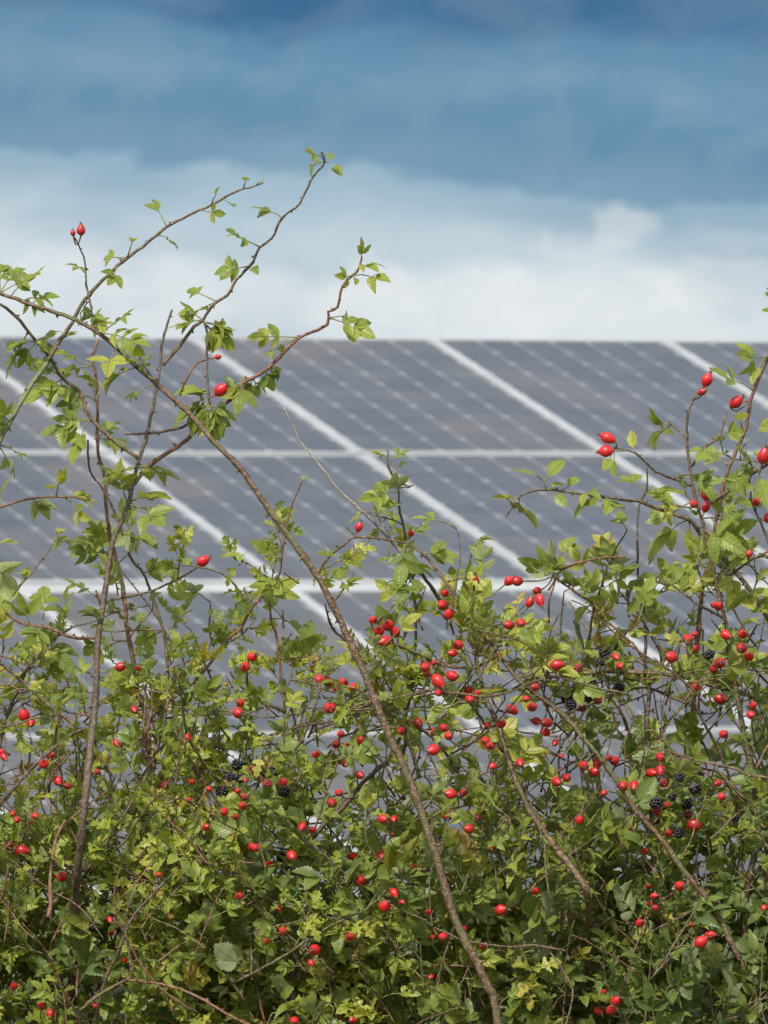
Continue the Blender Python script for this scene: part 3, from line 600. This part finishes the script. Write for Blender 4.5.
for (bk, bx, by, tx, ty, n, s, ti) in TR:
    p = snap(bx, by, None); Y = p[1] - 0.003 if p is not None else 9.86
    base = p if p is not None else P(bx, by, Y)
    tip = P(tx, ty, Y + random.uniform(-.05, .04))
    LV, mb = Leaves(T_HAW if bk == 'H' and False else T_ROSE), MB()
    # the leaf is held roughly level: many show obliquely
    compound(LV, mb, base, tip, n, s * PX * 1.22, min(ti, .6) + .03, wid=1.0)
    if by < 470 and n >= 3 and bx < 300 and by > 285 and random.random() < .75:      # a second leaf from the same bud
        a_ = random.choice([-1, 1]) * random.uniform(.5, 1.2); v_ = tip - base; c_, s_ = math.cos(a_), math.sin(a_)
        compound(LV, mb, base, base + np.array([v_[0] * c_ - v_[2] * s_, v_[1] + .01, v_[0] * s_ + v_[2] * c_]) * .85, 5, s * PX * .85, min(ti, .5) - .04)
    V, fl, ct, tt, luv = LV.arrays()
    o = mesh_np('leaf', V, fl, ct, M_ROSE, BUSH[bk], BORG[bk], True, {'tint': tt, 'luv': luv})
    mb.build('leafstalk', M_STALK, o, BORG[bk])

# ------------------------------------------------------------------ procedural body of the hedge
COVX = np.array([-300, -40, 32, 96, 160, 224, 288, 352, 416, 480, 544, 608, 672, 736, 810, 1080])
COVY = np.array([440, 520, 608, 672, 736, 800, 864, 930, 1400])
COV = np.array([
 [.05,.05,.03,.03,.03,.00,.00,.00,.00,.00,.00,.00,.05,.08,.12,.20],
 [.10,.06,.05,.08,.06,.02,.02,.00,.10,.02,.04,.10,.12,.19,.26,.30],
 [.22,.14,.08,.08,.12,.10,.24,.05,.26,.28,.28,.32,.30,.38,.46,.45],
 [.42,.34,.25,.23,.30,.30,.46,.30,.38,.46,.50,.50,.42,.55,.62,.62],
 [.80,.72,.64,.62,.76,.76,.76,.58,.50,.60,.74,.78,.74,.82,.84,.84],
 [.94,.92,.90,.88,.96,.95,.92,.80,.74,.86,.94,.95,.94,.93,.94,.94],
 [.98,.98,.98,.98,.98,.98,.98,.975,.97,.975,.98,.98,.98,.98,.98,.98],
 [.985]*16, [.97]*16])
def lam(px, py):
    px = min(max(px, -299), 1079); py = min(max(py, 441), 1399)
    i = np.searchsorted(COVX, px) - 1; j = np.searchsorted(COVY, py) - 1
    fx = (px - COVX[i]) / (COVX[i + 1] - COVX[i]); fy = (py - COVY[j]) / (COVY[j + 1] - COVY[j])
    c_ = (COV[j, i] * (1 - fx) + COV[j, i + 1] * fx) * (1 - fy) + (COV[j + 1, i] * (1 - fx) + COV[j + 1, i + 1] * fx) * fy
    v_ = -math.log(1 - min(c_, 0.985)); return v_ * np.interp(py, [640, 760, 860], [1.0, 1.5, 1.75])
LMAX = 7.3
# species weights across the picture
def species(px, py):
    r = rng.random()
    haw = np.interp(px, [-300, 0, 60, 200, 330, 420, 520, 700, 1080], [.5, .55, .6, .7, .36, .16, .10, .08, .15])
    if py > 900: haw *= 0.75
    if r < haw: return 'H'
    bram = np.interp(px, [-300, 180, 250, 330, 520, 580, 640, 740, 900], [.1, .06, .22, .1, .08, .25, .25, .12, .15])
    if r < haw + bram * (1.0 if py > 640 else 0.3): return 'K' if px > 430 else 'J'
    e = px + rng.normal(0, 40)
    return 'A' if e < 250 else ('B' if e < 420 and rng.random() < .4 else ('C' if e < 640 else 'D'))
LVS = {k: Leaves(T_ROSE_S) for k in 'ABCD'}; LVS['H'] = Leaves(T_HAW); LVS['K'] = Leaves(T_BRAM); LVS['J'] = Leaves(T_BRAM)
TW = {k: MB() for k in BUSH}; ST = {k: MB() for k in BUSH}
SHOOTPTS = []
CLUMP = [(rng.uniform(-300, 1080), rng.uniform(600, 1400), rng.uniform(50, 110), rng.normal(0, .15)) for _ in range(130)]
def clump_tint(x, y):
    s = 0; wsum = 1e-3
    for cx, cy, cr, v in CLUMP:
        g = math.exp(-((x - cx) ** 2 + (y - cy) ** 2) / (cr * cr)); s += g * v; wsum += g
    return s / max(wsum, .6)

def put_leaf(bk, o, d, px, py, sc_=1.0, depth=0.0):
    if px < -300 or px > 1080 or py > 1430: sc_ = sc_ * 1.35
    tb = np.interp(px, [0, 300, 520, 768], [.52, .50, .45, .42]) + clump_tint(px, py) + rng.normal(0, .10) + (0.25 if rng.random() < .06 else 0) + (0.5 if rng.random() < .005 else 0)
    nrm = norm(UPZ * rng.uniform(0.2, 1.2) + VIEW * rng.uniform(0.0, 1.1) + rnd3(0.45))
    if bk in 'ABCD':
        n = rng.choice([5, 5, 7, 7, 3]); s = rng.choice([9, 11, 13, 16, 20]) * rng.uniform(.9, 1.1) * PX * sc_
        if px > 480 and py > 900: s *= 1.12; tb -= .06
        compound(LVS[bk], ST[bk], o, o + norm(d) * s * rng.uniform(2.1, 2.9), n, s, tb, nrm, wid=rng.uniform(.95, 1.15))
    elif bk == 'H':
        k = rng.integers(3, 7)
        for _ in range(k):
            dd = norm(d + rnd3(.55)); L_ = rng.uniform(12, 25) * PX * sc_; oo = o + dd * L_ * 0.3
            nn = norm(nrm + rnd3(.35))
            tube(ST[bk], np.array([[*o, .0006], [*oo, .0005]]), 4, 0, 0)
            LVS[bk].add(oo, dd, nn, L_, rng.uniform(.85, 1.15), rng.uniform(.1, .9), rng.uniform(-.2, .8), tb + .12 + rng.uniform(-.08, .1))
    else:
        L_ = rng.uniform(17, 30) * PX * sc_; d = norm(d); oo = o + d * L_ * .7; sd = np.cross(norm(nrm), d)
        tube(ST[bk], np.array([[*o, .0009], [*oo, .0007]]), 4, 0, 0)
        for a, f in ((0, 1.1), (1.15, .85), (-1.15, .85)):
            LVS[bk].add(oo, d * math.cos(a) + sd * math.sin(a), nrm + rnd3(.25), L_ * f, rng.uniform(.85, 1.05), rng.uniform(.1, .8), rng.uniform(-.1, .7), min(tb, .66) + .02 + rng.uniform(-.05, .05))

nshoot = 0; nleaf = 0
def density_depth():
    # most foliage sits in the front half metre; fewer leaves further back
    return 9.82 + abs(rng.normal(0, 0.24))
CAND = int(2100 * 1620 / 2000 * LMAX)
for s_i in range(CAND):
    px = rng.uniform(-660, 1440); py = rng.uniform(570, 2190); Y = density_depth()
    if (px < -300 or px > 1080 or py > 1430) and rng.random() < .72: continue      # looser towards the foot and beyond the view
    if rng.random() < 0.5: Y = min(Y, 10.0)
    bk = species(px, py)
    length = rng.uniform(45, 130); ang = math.pi / 2 + rng.normal(0, .65)
    bend = rng.normal(0, .012); nn = int(length / 9); pts = []; x, y, yy = px, py, Y; a = ang; dy = rng.normal(0, .0012)
    keep = []
    for k in range(nn):
        pts.append([*P(x, y, yy), (1.25 - 0.75 * k / nn) * PX * rng.uniform(.95, 1.05)])
        x += 9 * math.cos(a); y -= 9 * math.sin(a); a += bend + rng.normal(0, .10); yy += dy
        if k % 2 == 1 and rng.random() < lam(x, y) / LMAX: keep.append((k, x, y))
    if not keep: continue
    last = keep[-1][0]
    if last < 3 and rng.random() < .8: pass
    q = spline(pts[:last + 1] if last >= 2 else pts[:3], 0.010)
    tube(TW[bk], q, 5, 0.035 if bk != 'H' else 0.07, 0.05)
    nshoot += 1
    for (k, x, y) in keep:
        if k >= len(pts): continue
        o = np.array(pts[k][:3]); prev = np.array(pts[max(0, k - 1)][:3]); t_ = norm(o - prev)
        side = norm(np.cross(t_, rnd3()) + UPZ * .25 + VIEW * .45)
        put_leaf(bk, o, t_ * .45 + side, x, y); nleaf += 1
    if y > 0:
        for k in q[::3]: SHOOTPTS.append((k[:3], bk))

# short leafy side shoots growing from the open canes above the hedge
sk = [(p, b_) for p, b_ in SKEL[:NTRACED] if 425 < HY - (p[2] - CZ) * F / p[1] < 720]
for i in range(620):
    p, b_ = sk[rng.integers(len(sk))]; bk = b_ if b_ in 'ABCDH' else 'C'
    x = 384 + p[0] * F / p[1]; y = HY - (p[2] - CZ) * F / p[1]; cvr = 1 - math.exp(-lam(x, y) / 1.3)
    if rng.random() > cvr * 1.1: continue
    if x < 330 and y > 560 and rng.random() < .45: bk = 'H'
    d = norm(np.array([rng.normal(0, 1), abs(rng.normal(0, .5)) + .1, rng.uniform(-.1, 1.1)])); nn = rng.integers(2, 6); o = np.array(p); pts = [[*o, .9 * PX]]; Ls = []
    for k in range(nn):
        o = o + d * rng.uniform(8, 13) * PX; d = norm(d + rnd3(.18) + UPZ * .05); pts.append([*o, (0.85 - .07 * k) * PX]); Ls.append((o.copy(), d.copy()))
    q = spline(pts, .008); tube(TW[bk], q, 5, .03, .05)
    for k_ in q[::3]: SHOOTPTS.append((k_[:3], bk))
    for o, d_ in Ls:
        if rng.random() < .8: put_leaf(bk, o, d_ * .5 + norm(np.cross(d_, rnd3()) + VIEW * .3 + UPZ * .2), 384 + o[0] * F / o[1], HY - (o[2] - CZ) * F / o[1], .95)
# bare crossing twigs through the body of the hedge
for i in range(950):
    px = rng.uniform(-280, 1050) if i < 520 else rng.uniform(-640, 1420); py = rng.uniform(690, 1400) if i < 520 else rng.uniform(1200, 2200); Y = rng.uniform(9.74, 10.3); bk = species(px, py)
    a = rng.uniform(0.15, math.pi - .15); x, y = px, py; pts = []; w0 = rng.choice([1.6, 2.2, 3.0, 4.2], p=[.4, .35, .18, .07]); nn = rng.integers(6, 14); bend = rng.normal(0, .05); dy = rng.normal(0, .01)
    for k in range(nn):
        if y < 600 + 70 * (x < 380): break
        pts.append([*P(x, y, Y + dy * k), w0 * (1 - .55 * k / nn) * .5 * PX]); st_ = rng.uniform(12, 20)
        x += st_ * math.cos(a); y -= st_ * math.sin(a); a += bend + rng.normal(0, .16)
    if len(pts) < 4: continue
    q = spline(pts, 0.008); tube(TW[bk], q, 6, 0.03, 0.08)
    for k in q[::3]: SHOOTPTS.append((k[:3], bk))

LM = dict(A=M_ROSE, B=M_ROSE, C=M_ROSE, D=M_ROSE, H=M_HAW, K=M_BRAM, J=M_BRAM)
TM = dict(A=M_RED, B=M_BROWN, C=M_BROWN, D=M_BROWN, H=M_BROWN, K=M_RED, J=M_BROWN)
for k, ob in BUSH.items():
    if LVS[k].I: tag(LVS[k].build('foliage', LM[k], ob, BORG[k]), kind='stuff')
    if TW[k].n: tag(TW[k].build('twigs', TM[k], ob, BORG[k]), kind='stuff')
    if ST[k].n: tag(ST[k].build('leafstalks', M_STALK, ob, BORG[k]), kind='stuff')

# ------------------------------------------------------------------ rose hips (x, y, length in px)
HIPS = {
 'B': [(81,230,12),(73,233,7),(359,527,11),(443,937,12),(433,937,8),(453,836,12),(444,961,7),(431,977,8),(428,912,8),(414,867,8),(408,856,7),(392,834,5),(447,816,12),(451,794,14),(464,793,13)],
 'A': [(221,390,17),(218,357,8),(203,561,14),(120,667,12),(138,668,8),(134,710,12),(24,715,14),(31,722,13),(0,752,9),(4,757,10),(51,755,13),(116,743,10),(44,764,12),(58,781,13),(67,786,9),(53,767,9),(35,816,11),(17,820,9),(13,814,8),(9,846,12),(22,851,15),(62,877,13),(53,887,13),(98,772,9),(110,920,9),(111,933,9),(125,960,7),(14,986,10),(41,1006,10),(50,1013,10),(165,785,10),(95,1006,7),(-20,800,13),(-34,870,12),(-60,760,13),(-75,930,12),(-110,850,13)],
 'H': [(252,657,14),(245,667,12),(240,703,10),(238,713,13),(188,737,9),(189,800,8),(209,789,8),(192,782,8),(159,875,8),(224,812,12),(236,817,11),(243,806,12),(206,827,10),(252,847,13),(239,896,9),(197,969,12),(245,780,7),(238,791,7),(209,929,7),(283,782,10),(268,866,14),(256,848,10),(292,856,13),(302,827,12),(312,830,11),(279,909,9),(283,931,10),(267,941,8),(294,1021,11)],
 'C': [(373,620,12),(379,631,15),(388,625,15),(395,632,14),(385,641,15),(474,581,14),(445,593,11),(442,605,13),(449,614,12),(411,533,8),(509,581,12),(517,581,13),(537,591,12),(530,602,12),(540,600,14),(509,625,13),(521,623,11),(458,645,13),(453,653,11),(425,667,12),(427,674,11),(434,663,9),(438,681,18),(452,676,14),(438,693,9),(468,690,12),(470,699,15),(477,694,10),(319,679,10),(328,681,13),(337,687,12),(343,683,13),(353,687,11),(330,708,14),(341,734,11),(336,744,13),(360,740,9),(373,751,13),(401,731,12),(418,723,12),(434,731,10),(444,728,13),(449,736,11),(433,750,13),(486,741,13),(490,746,11),(501,723,12),(488,725,10),(511,709,12),(316,754,10),(348,745,9),(345,763,13),(360,775,11),(339,793,10),(332,803,12),(353,856,9),(383,819,13),(394,819,11),(383,856,15),(361,881,12),(381,884,8),(394,893,12),(385,906,14),(402,902,7),(350,937,12),(314,950,14),(311,963,8),(479,818,13),(469,829,12),(493,766,9),(492,848,9),(501,910,13),(483,946,9),(354,1019,12),(464,929,8),(557,665,15),(545,663,10),(535,687,11),(532,707,12),(526,699,9),(514,711,10),(536,721,12),(547,723,14),(546,732,11),(555,743,10),(561,756,7),(520,763,12),(557,782,13),(567,778,10),(584,766,14),(594,772,14),(598,762,13),(580,820,11),(535,891,10),(599,1011,11),(611,1010,13),(616,1001,13),(604,992,7)],
 'D': [(707,380,16),(702,392,11),(736,402,16),(608,438,16),(606,451,15),(764,456,18),(706,494,13),(694,504,11),(706,507,13),(756,502,10),(769,518,13),(749,554,9),(719,606,12),(714,605,10),(726,635,13),(743,634,13),(742,648,13),(749,656,12),(720,663,14),(714,669,12),(688,639,13),(695,634,8),(671,657,14),(696,648,8),(696,687,12),(720,699,15),(724,734,11),(751,715,11),(753,705,9),(660,757,12),(616,657,11),(620,666,10),(609,758,9),(614,761,11),(604,793,8),(623,786,12),(634,786,13),(652,773,14),(661,771,13),(661,758,11),(718,783,9),(722,797,10),(695,825,16),(668,833,11),(645,851,8),(680,886,14),(649,886,9),(654,896,10),(650,904,9),(655,908,9),(640,923,13),(710,935,12),(701,942,15),(660,963,9),(764,908,8),(657,811,10),(668,805,9),(691,925,6),(800,640,13),(812,650,12),(830,720,13),(790,780,13),(850,850,12),(820,930,13),(880,700,12)],
}
def lathe(mb, o, ax, prof, seg=14, wob=0.0, **kw):
    ax = norm(ax); u = norm(np.cross(ax, [0.31, 0.9, 0.2])); v = np.cross(ax, u); V = []; al = []
    for (t_, r_) in prof:
        for s in range(seg):
            a = 2 * math.pi * s / seg; rr = r_ * (1 + wob * math.sin(2 * a + t_ * 40)); V.append(o + ax * t_ + (u * math.cos(a) + v * math.sin(a)) * rr)
    L_ = prof[-1][0] - prof[0][0]; al = [(p[0] - prof[0][0]) / L_ for p in prof for _ in range(seg)]
    Fc = [(i * seg + s, i * seg + (s + 1) % seg, (i + 1) * seg + (s + 1) % seg, (i + 1) * seg + s) for i in range(len(prof) - 1) for s in range(seg)]
    Fc.append(tuple(range(seg))[::-1]); Fc.append(tuple((len(prof) - 1) * seg + s for s in range(seg)))
    mb.add(np.array(V), Fc, along=np.array(al))
ALL = np.array([p for p, _ in SKEL] + [p for p, _ in SHOOTPTS])
ALLX = 384 + ALL[:, 0] * F / ALL[:, 1]; ALLY = HY - (ALL[:, 2] - CZ) * F / ALL[:, 1]
def attach_point(px, py, L_px, Yw, rmin, rmax, traced_only=False):
    n = NTRACED if False else len(ALL)
    d = np.hypot(ALLX - px, ALLY - py); pen = np.abs(ALL[:, 1] - Yw) * 180
    up = np.where(ALLY > py - 3, 0, 4)          # hips tend to sit above their twig
    score = np.abs(d - (rmin + 3)) + pen + up; score[d < rmin] += 30
    if traced_only: score[len(SKEL):] += 60
    k = int(np.argmin(score)); return ALL[k], d[k]
SPECIAL = {(608,438): (-.8,.1,.35), (606,451): (-.9,0,-.1), (707,380): (.35,-.2,.8), (736,402): (.6,-.2,.5), (203,561): (.75,-.2,.4), (81,230): (.0,-.1,1), (73,233): (-.1,-.1,1), (474,581): (0.1,-.5,.9),
           (221,390): (.6,-.3,.6), (438,681): (.5,-.4,-.6), (557,665): (.9,-.3,.1), (720,699): (.8,-.4,-.1), (695,825): (.9,-.4,.1), (22,851): (.9,-.3,0), (764,456): (.2,-.3,.9), (451,794): (-.8,-.5,.1), (359,527): (.3,-.3,.9), (706,494): (.1,-.3,.9), (24,715): (.0,-.5,.9)}
for bk, hips in HIPS.items():
    org = BORG[bk]
    for (hx, hy, L_) in hips:
        free = hy < 600
        if free:
            p = snap(hx, hy, None, 40); Y = (p[1] if p is not None else 9.86) - 0.012
        else: Y = rng.uniform(9.72, 9.90) if hy > 690 else rng.uniform(9.76, 9.85)
        c = P(hx, hy, Y); Lm = L_ * PX * rng.uniform(.93, 1.03); Lm *= 1.08; wm = Lm * rng.uniform(.62, .80)
        ap, dpx = attach_point(hx, hy, L_, Y + (.02 if free else .05), L_ * .7, 30, free)
        out_d = norm(c - ap) if np.linalg.norm(c - ap) > 1e-5 else UPZ
        if (hx, hy) in SPECIAL: ax = norm(np.array(SPECIAL[(hx, hy)]))
        else: ax = norm(out_d * .6 + rnd3(.35) + VIEW * .25)
        b0 = c - ax * Lm * .5
        pk = rng.uniform(-.06, .08)
        prof = [(0, .02), (.03, .16), (.10, .46), (.20 - pk * .3, .72), (.33 - pk, .93), (.47 - pk, 1.0), (.60 - pk, .97), (.72 - pk * .5, .83), (.83, .62), (.91, .42), (.96, .31), (1.0, .27)]
        mb = MB(); lathe(mb, b0, ax, [(t_ * Lm, r_ * wm * .5) for t_, r_ in prof], 16, rng.uniform(.01, .07))
        hip = mb.build('rose_hip', M_HIP, BUSH[bk], org)
        # dried calyx at the outer end
        cb = MB(); e = c + ax * Lm * .49; u = norm(np.cross(ax, [.2, .9, .3])); v = np.cross(ax, u)
        lathe(cb, e - ax * Lm * .02, ax, [(0, wm * .15), (Lm * .05, wm * .16), (Lm * .09, wm * .10)], 8)
        cb.A = {}
        for s in range(5):
            a = 2 * math.pi * s / 5 + rng.uniform(-.3, .3); dd = norm((u * math.cos(a) + v * math.sin(a)) * rng.uniform(.3, 1.0) + ax * .8); sdv = np.cross(dd, ax); hl = Lm * rng.uniform(.16, .36)
            p0 = e + dd * wm * .06; cb.add(np.array([p0 + sdv * wm * .10, p0 - sdv * wm * .10, p0 + dd * hl + ax * hl * .1, p0 + dd * hl * .4 - ax * wm * .05]), [(0, 1, 3), (1, 2, 3), (2, 0, 3), (0, 2, 1)])
        cb.build('calyx', M_CALYX, hip, org, smooth=False)
        # stalk back to the twig that bears it
        if dpx < 70:
            sb = MB(); mid = (b0 + ap) / 2 - UPZ * .002 + rnd3(.0012) - ax * Lm * .25
            tube(sb, spline([[*ap, .0010], [*mid, .0008], [*(b0 + ax * Lm * .03), .0010]], .004), 5, 0, 0)
            sb.build('stalk', M_GREEN if rng.random() < .5 else M_RED, hip, org)

# ------------------------------------------------------------------ blackberries
BERR = {'K': [(613,644,12,0),(605,653,12,0),(619,687,11,0),(567,698,13,0),(577,690,13,0),(592,685,13,0),(564,672,10,0),(571,705,11,0),(600,662,9,0),(588,697,11,0),(709,655,10,0),(598,700,9,1),(692,767,12,0),(699,776,11,0),(680,777,10,0),(695,788,13,0),(687,803,12,0),(656,803,13,0),(679,833,11,0),(735,818,9,0),(688,815,9,1),(672,797,9,0),(578,668,9,1),(582,708,8,1),(664,783,9,1),(444,842,14,0)],
        'J': [(237,765,12,0),(222,792,13,0),(247,760,11,0),(259,775,12,0),(276,770,11,0),(284,792,11,0),(281,857,10,0),(251,770,9,1),(244,797,8,1),(240,778,10,0),(268,783,9,1),(230,777,10,0)]}
ico = []
def ico_v():
    g = (1 + 5 ** .5) / 2; v = [(-1, g, 0), (1, g, 0), (-1, -g, 0), (1, -g, 0), (0, -1, g), (0, 1, g), (0, -1, -g), (0, 1, -g), (g, 0, -1), (g, 0, 1), (-g, 0, -1), (-g, 0, 1)]
    f = [(0, 11, 5), (0, 5, 1), (0, 1, 7), (0, 7, 10), (0, 10, 11), (1, 5, 9), (5, 11, 4), (11, 10, 2), (10, 7, 6), (7, 1, 8), (3, 9, 4), (3, 4, 2), (3, 2, 6), (3, 6, 8), (3, 8, 9), (4, 9, 5), (2, 4, 11), (6, 2, 10), (8, 6, 7), (9, 8, 1)]
    v = [norm(x) for x in v]; mid = {}
    def m_(a, b_):
        k = (min(a, b_), max(a, b_))
        if k not in mid: v.append(norm(v[a] + v[b_])); mid[k] = len(v) - 1
        return mid[k]
    F2 = []
    for a, b_, c_ in f:
        x, y, z = m_(a, b_), m_(b_, c_), m_(c_, a); F2 += [(a, x, z), (b_, y, x), (c_, z, y), (x, y, z)]
    return np.array(v), F2
IV, IF = ico_v()
for bk, bl in BERR.items():
    org = BORG[bk]
    for (x, y, L_, red) in bl:
        Y = rng.uniform(9.80, 9.92); c = P(x, y, Y); R = L_ * PX * .5; ax = norm(-UPZ * .7 + rnd3(.5) + VIEW * .2); mb = MB()
        u = norm(np.cross(ax, [.3, .8, .1])); v = np.cross(ax, u)
        for k in range(30):
            zf = 1 - 2 * (k + .5) / 30; th = k * 2.39996; rr = math.sqrt(1 - zf * zf)
            p = c + (u * math.cos(th) * rr + v * math.sin(th) * rr) * R * .74 + ax * zf * R * .86
            mb.add(p + rnd3(R * .04) + IV * R * rng.uniform(.24, .34), IF)
        bb = mb.build('blackberry', M_BBR if red else M_BB, BUSH[bk], org)
        cb = MB(); e = c - ax * R * .95
        for s in range(5):
            a = s * 1.2566; dd = norm(u * math.cos(a) + v * math.sin(a) - ax * .1); sdv = np.cross(dd, ax)
            cb.add(np.array([e + sdv * R * .2, e - sdv * R * .2, e + dd * R * .8, e - ax * R * .15]), [(0, 1, 3), (1, 2, 3), (2, 0, 3), (0, 2, 1)])
        cb.build('calyx', M_CALYX, bb, org, smooth=False)
        ap, dpx = attach_point(x, y, L_, Y + .05, L_ * .8, 30)
        if dpx < 70:
            sb = MB(); tube(sb, spline([[*ap, .0008], [*((e + ap) / 2 + UPZ * .003), .0007], [*e, .0008]], .004), 5, 0, 0); sb.build('stalk', M_GREEN, bb, org)
# withered flower heads of the bramble
for (x, y, L_) in [(608,611,15),(602,603,9),(595,617,9),(599,628,11),(608,625,9),(588,612,8),(583,672,8),(652,712,10),(657,736,9),(173,862,12)]:
    bk = 'K' if x > 400 else 'J'; c = P(x, y, 9.84); mb = MB()
    for k in range(26):
        d = norm(rnd3() + UPZ * .2); s = np.cross(d, norm(rnd3())); l = L_ * PX * rng.uniform(.3, .62)
        p0 = c + d * l * .25; mb.add(np.array([p0 + s * l * .16, p0 - s * l * .16, p0 + d * l, p0 + d * l * .5 + norm(rnd3()) * l * .12]), [(0, 1, 3), (1, 2, 3), (2, 0, 3), (0, 2, 1)])
    mb.build('withered_flower_head', M_CALYX, BUSH[bk], BORG[bk], smooth=False)
print('SHOOTS', nshoot, 'LEAVES', nleaf)
